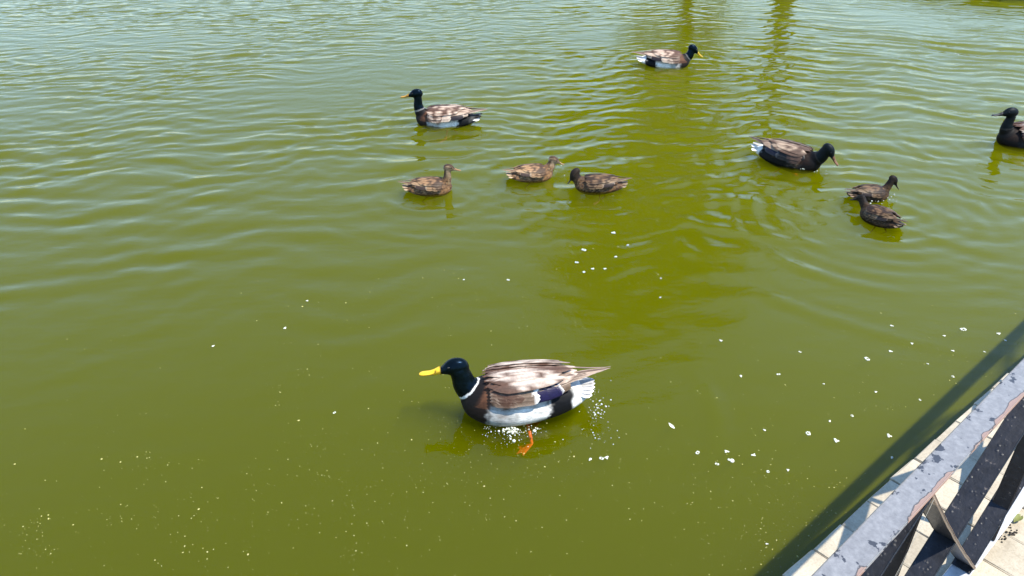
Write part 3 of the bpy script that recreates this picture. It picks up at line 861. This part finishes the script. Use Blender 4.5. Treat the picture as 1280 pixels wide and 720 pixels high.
duck('brown_duckling', 'dark headed brown duckling hunched low with its bill tucked to the breast', 'brown ducklings', 'dk3', 178, .61,
     [(.09, 0, .04, .058), (.14, 0, .06, .050), (.172, 0, .085, .042), (.184, 0, .112, .036), (.192, .0, .128, .034)], (.196, 0, .132), (.75, .3, -.85), B2, dpal(.55), (.06, .04, .03), voxel=.009, legs=BROWNLEG, head_s=1.22, bill_s=.75, zs=.72)
duck('brown_duckling', 'dark young duck with sunlit crown dipping its bill beside another', 'brown ducklings', 'pair_a', 8, .51,
     [(.09, 0, .04, .056), (.14, 0, .07, .047), (.17, 0, .115, .038), (.185, 0, .155, .033), (.200, 0, .172, .031)], (.214, 0, .174), (1, -.3, -1.1), B3, dpal(.42), (.03, .022, .018), voxel=.009, legs=BROWNLEG, head_s=1.2, zs=.75)
duck('brown_duckling', 'dark speckled young duck seen from behind, swimming off from the fence', 'brown ducklings', 'pair_b', 117, .53,
     [(.09, 0, .04, .056), (.14, 0, .06, .048), (.18, 0, .085, .040), (.205, 0, .11, .034), (.225, 0, .125, .031)], (.238, 0, .128), (1, .1, -.35), B3, dpal(.45), (.03, .022, .018), voxel=.009, legs=BROWNLEG, head_s=1.1, zs=.78)

# ------------------------------------------------------------------ floating things
def hz(x, y): return float(height(np.array([x]), np.array([y]))[0])
def blob_mesh(name, parts, sub=1):
    bm = bmesh.new()
    for (x, y, z, r, fl) in parts:
        bmesh.ops.create_icosphere(bm, subdivisions=sub, radius=r, matrix=Matrix.Translation((x, y, z)) @ Matrix.Diagonal((1, 1, fl, 1)))
    me_ = bpy.data.meshes.new(name); bm.to_mesh(me_); bm.free()
    me_.polygons.foreach_set('use_smooth', [True] * len(me_.polygons)); return me_
bub = [blob_mesh('foam_bubble', [(0, 0, 0, .006, .5), (.006, .003, 0, .004, .6), (-.005, .005, 0, .0045, .6), (.002, -.006, 0, .0035, .6)], 2),
       blob_mesh('foam_bubble', [(0, 0, 0, .0055, .5), (.007, -.002, 0, .003, .6)], 2),
       blob_mesh('foam_bubble', [(math.cos(a) * .0075, math.sin(a) * .006, 0, random.uniform(.0022, .0042), .7) for a in np.linspace(0, 6.28, 8)[:-1]], 2)]
BUB = [(356, 410, 1), (266, 433, 1), (872, 566, 1), (908, 565, 1), (915, 576, 2), (896, 581, .8), (942, 569, 1), (956, 538, .9), (1010, 542, 1.3), (1045, 551, 1.2), (1037, 527, 1), (1065, 520, .8),
       (1111, 545, 1.3), (1115, 572, 1.1), (1084, 449, 1.4), (1113, 439, 1.1), (1114, 407, 1.2), (1204, 412, 1.6), (1248, 417, 1.1), (1257, 426, 1.1), (1191, 471, .8), (1191, 439, .8), (926, 470, 1.1), (973, 468, .9), (901, 426, .9), (825, 372, .9),
       (730, 313, 1.5), (767, 291, 1.4), (770, 321, 1.3), (721, 328, 1.1), (741, 336, 1), (785, 306, 1.1), (730, 340, .9), (756, 336, 1), (738, 574, 1.3), (752, 573, 1.1), (758, 572, 1.1), (958, 680, .8), (960, 590, .8), (985, 588, .8), (826, 348, .8), (418, 516, .7), (384, 376, .8), (580, 350, .9), (635, 350, .9),
       (1140, 430, .9), (1160, 455, .8), (1150, 500, .7), (1095, 490, .7), (1030, 480, .7), (1000, 440, .7), (1180, 420, .8), (1230, 440, .8)]
for i, (px, py, sc) in enumerate(BUB):
    p = at(px, py); me_ = bub[i % 3]
    o = link('foam_bubble', me_, FOAM); o.location = (p[0], p[1], hz(p[0], p[1]) + .0008)
    sc *= .74; o.scale = (sc * random.uniform(.85, 1.15), sc * random.uniform(.85, 1.15), sc); o.rotation_euler = (0, 0, random.uniform(0, 6.28))
    if 700 < px < 840 and py < 375: lb = 'white foam bubble of the loose cluster between the ducklings and the splashing drake'
    elif 730 < px < 765 and py > 560: lb = 'bright foam fleck just behind the feet of the splashing drake'
    elif px < 700: lb = 'lone pale foam bubble on the open water away from the fence'
    else: lb = 'small white foam bubble on the water off the paved bank'
    tag(o, lb, 'foam', 'foam bubbles on the water')

# specks of pollen and weed: nobody could count them
pts = []
g = np.random.default_rng(5)
def scatter(n, x0, x1, y0, y1, cx=None, sd=None):
    for _ in range(n):
        if cx is not None: px, py = g.normal(cx[0], sd[0]), g.normal(cx[1], sd[1])
        else: px, py = g.uniform(x0, x1), g.uniform(y0, y1)
        if -150 < px < 1400 and 150 < py < 900:
            p = at(px, py)
            if (p - E0) @ EN < -.01: pts.append((p[0], p[1], g.lognormal(math.log(.00105), .45)))
scatter(800, -100, 1350, 420, 800); scatter(800, 300, 1000, 320, 700); scatter(330, 0, 0, 0, 0, (620, 560), (90, 45)); scatter(260, 0, 0, 0, 0, (740, 330), (70, 40))
scatter(300, 0, 0, 0, 0, (960, 660), (60, 50)); scatter(220, 0, 0, 0, 0, (250, 640), (120, 50)); scatter(200, 450, 800, 280, 420); scatter(120, 1000, 1280, 380, 520)
for k in range(16):
    c0 = (g.uniform(0, 1100), g.uniform(480, 720)); scatter(14, 0, 0, 0, 0, c0, (14, 6))
hp = height(np.array([p[0] for p in pts]), np.array([p[1] for p in pts]))
v, f = [], []
for (x, y, r_), z in zip(pts, hp):
    b = len(v); k = 5; a0 = g.uniform(0, 6.28); el = g.uniform(.45, 1); an = g.uniform(0, 3.14)
    v.append((x, y, z + .0012 + r_ * .35))
    for i in range(k):
        a = a0 + 2 * math.pi * i / k; rr = r_ * g.uniform(.7, 1.25); u, w_ = rr * math.cos(a), rr * el * math.sin(a)
        v.append((x + u * math.cos(an) - w_ * math.sin(an), y + u * math.sin(an) + w_ * math.cos(an), z + .0006))
    for i in range(k): f.append((b, b + 1 + i, b + 1 + (i + 1) % k))
sp = link('floating_specks', mesh('floating_specks', v, f), SPECK, kind='stuff')
sp['label'] = 'tiny pale yellow specks of pollen and weed scattered on the water'; sp['category'] = 'specks'

# churned drops round the near drake
parts = []
def drops(n, cx, cy_, sx, sy, r0=.0012, zmax=.02):
    for _ in range(n):
        p = at(g.normal(cx, sx), g.normal(cy_, sy)); parts.append((p[0], p[1], max(0, abs(g.normal(0, zmax * .4))) + hz(p[0], p[1]), g.lognormal(math.log(r0), .4), g.uniform(.6, 1)))
drops(30, 636, 540, 5, 4, .0032, .008); drops(14, 650, 538, 10, 2, .003, .008); drops(16, 750, 508, 5, 8, .003, .01); drops(50, 636, 540, 8, 7); drops(45, 655, 541, 16, 4); drops(45, 748, 515, 7, 10); drops(25, 752, 545, 14, 6); drops(24, 612, 541, 6, 5); drops(14, 745, 487, 8, 6); drops(12, 640, 556, 10, 5)
o = link('water_splash', blob_mesh('water_splash', parts, 1), FOAM, kind='stuff')
o['label'] = 'sparkling white splash drops around the near drake'; o['category'] = 'splash'
parts = []
for (cx, cy_) in ((1010, 208), (1016, 212), (1100, 248), (1108, 250), (1092, 246), (1114, 249), (1100, 245), (693, 212), (1028, 216), (1120, 70), (1200, 65)): drops(6, cx, cy_, 8, 4, .003, .01)
o = link('water_splash', blob_mesh('water_splash', parts, 1), FOAM, kind='stuff')
o['label'] = 'few bright drops around the dabbling dark ducks'; o['category'] = 'splash'

# one small moulted feather
p = at(843, 536)
v = []; f = []
for i in range(9):
    u = i / 8; w_ = .006 * math.sin(math.pi * min(1, u * .9 + .08)) ; 
    for k in (-1, 0, 1): v.append((u * .03, k * w_, .002 + .003 * u * u - .0008 * k * k))
for i in range(8):
    for k in range(2): f.append((i * 3 + k, i * 3 + k + 1, i * 3 + k + 4, i * 3 + k + 3))
o = link('floating_feather', mesh('floating_feather', v, f, True), FOAM); o.location = (p[0], p[1], hz(p[0], p[1]) + .001); o.rotation_euler = (0, 0, R(120))
tag(o, 'tiny white downy feather floating apart on the green water', 'feather')

# cobweb strands under the scraped part of the rail
v, f = [], []
def strand(a, b, r_=.00018): tube(v, f, a, b, r_, r_, 4, (0, 0, -.006), 5)
for s0, z0, s1, z1, n0, n1 in ((.228, .87, .15, .74, .003, .004), (.225, .87, .175, .74, .003, .002), (.15, .74, .175, .74, .004, .002)):
    strand(fp(s0, n0, z0), fp(s1, n1, z1))
o = link('cobweb', mesh('cobweb', v, f), WEB); tag(o, 'few pale cobweb strands hanging under the chipped rail', 'cobweb')

# a fallen leaf and crumbs of dry soil on the paving behind the fence
LEAFDRY = m_plain('fallen_leaf', (.16, .17, .035), .6, .4, 60)
SOIL = m_plain('soil_crumb', (.035, .028, .02), .95, .4, 90)
p = at(1271, 651, PAVE_Z)
v, f = [], []
for i in range(9):
    u = i / 8; w_ = .010 * math.sin(math.pi * (.06 + .9 * u)) ** .8
    for k in (-1, 0, 1): v.append((u * .034 - .017, k * w_, .003 + .006 * abs(k) + .004 * math.sin(3 * u)))
for i in range(8):
    for k in range(2): f.append((i * 3 + k, i * 3 + k + 1, i * 3 + k + 4, i * 3 + k + 3))
o = link('fallen_leaf', mesh('fallen_leaf', v, f, True), LEAFDRY); o.location = (p[0], p[1], PAVE_Z + .001); o.rotation_euler = (0, 0, R(35))
tag(o, 'small curled olive leaf lying on the pavers behind the fence', 'leaf')
parts = []
for (cx, cy_, n) in ((1266, 666, 12), (1253, 673, 12), (1262, 660, 6)):
    for _ in range(n):
        p = at(g.normal(cx, 3.5), g.normal(cy_, 2.2), PAVE_Z); parts.append((p[0], p[1], PAVE_Z + .001, g.uniform(.0012, .0038), .7))
o = link('soil_crumbs', blob_mesh('soil_crumbs', parts, 1), SOIL, kind='stuff')
o['label'] = 'dark crumbs of soil on the pavers beside the fallen leaf'; o['category'] = 'crumbs'
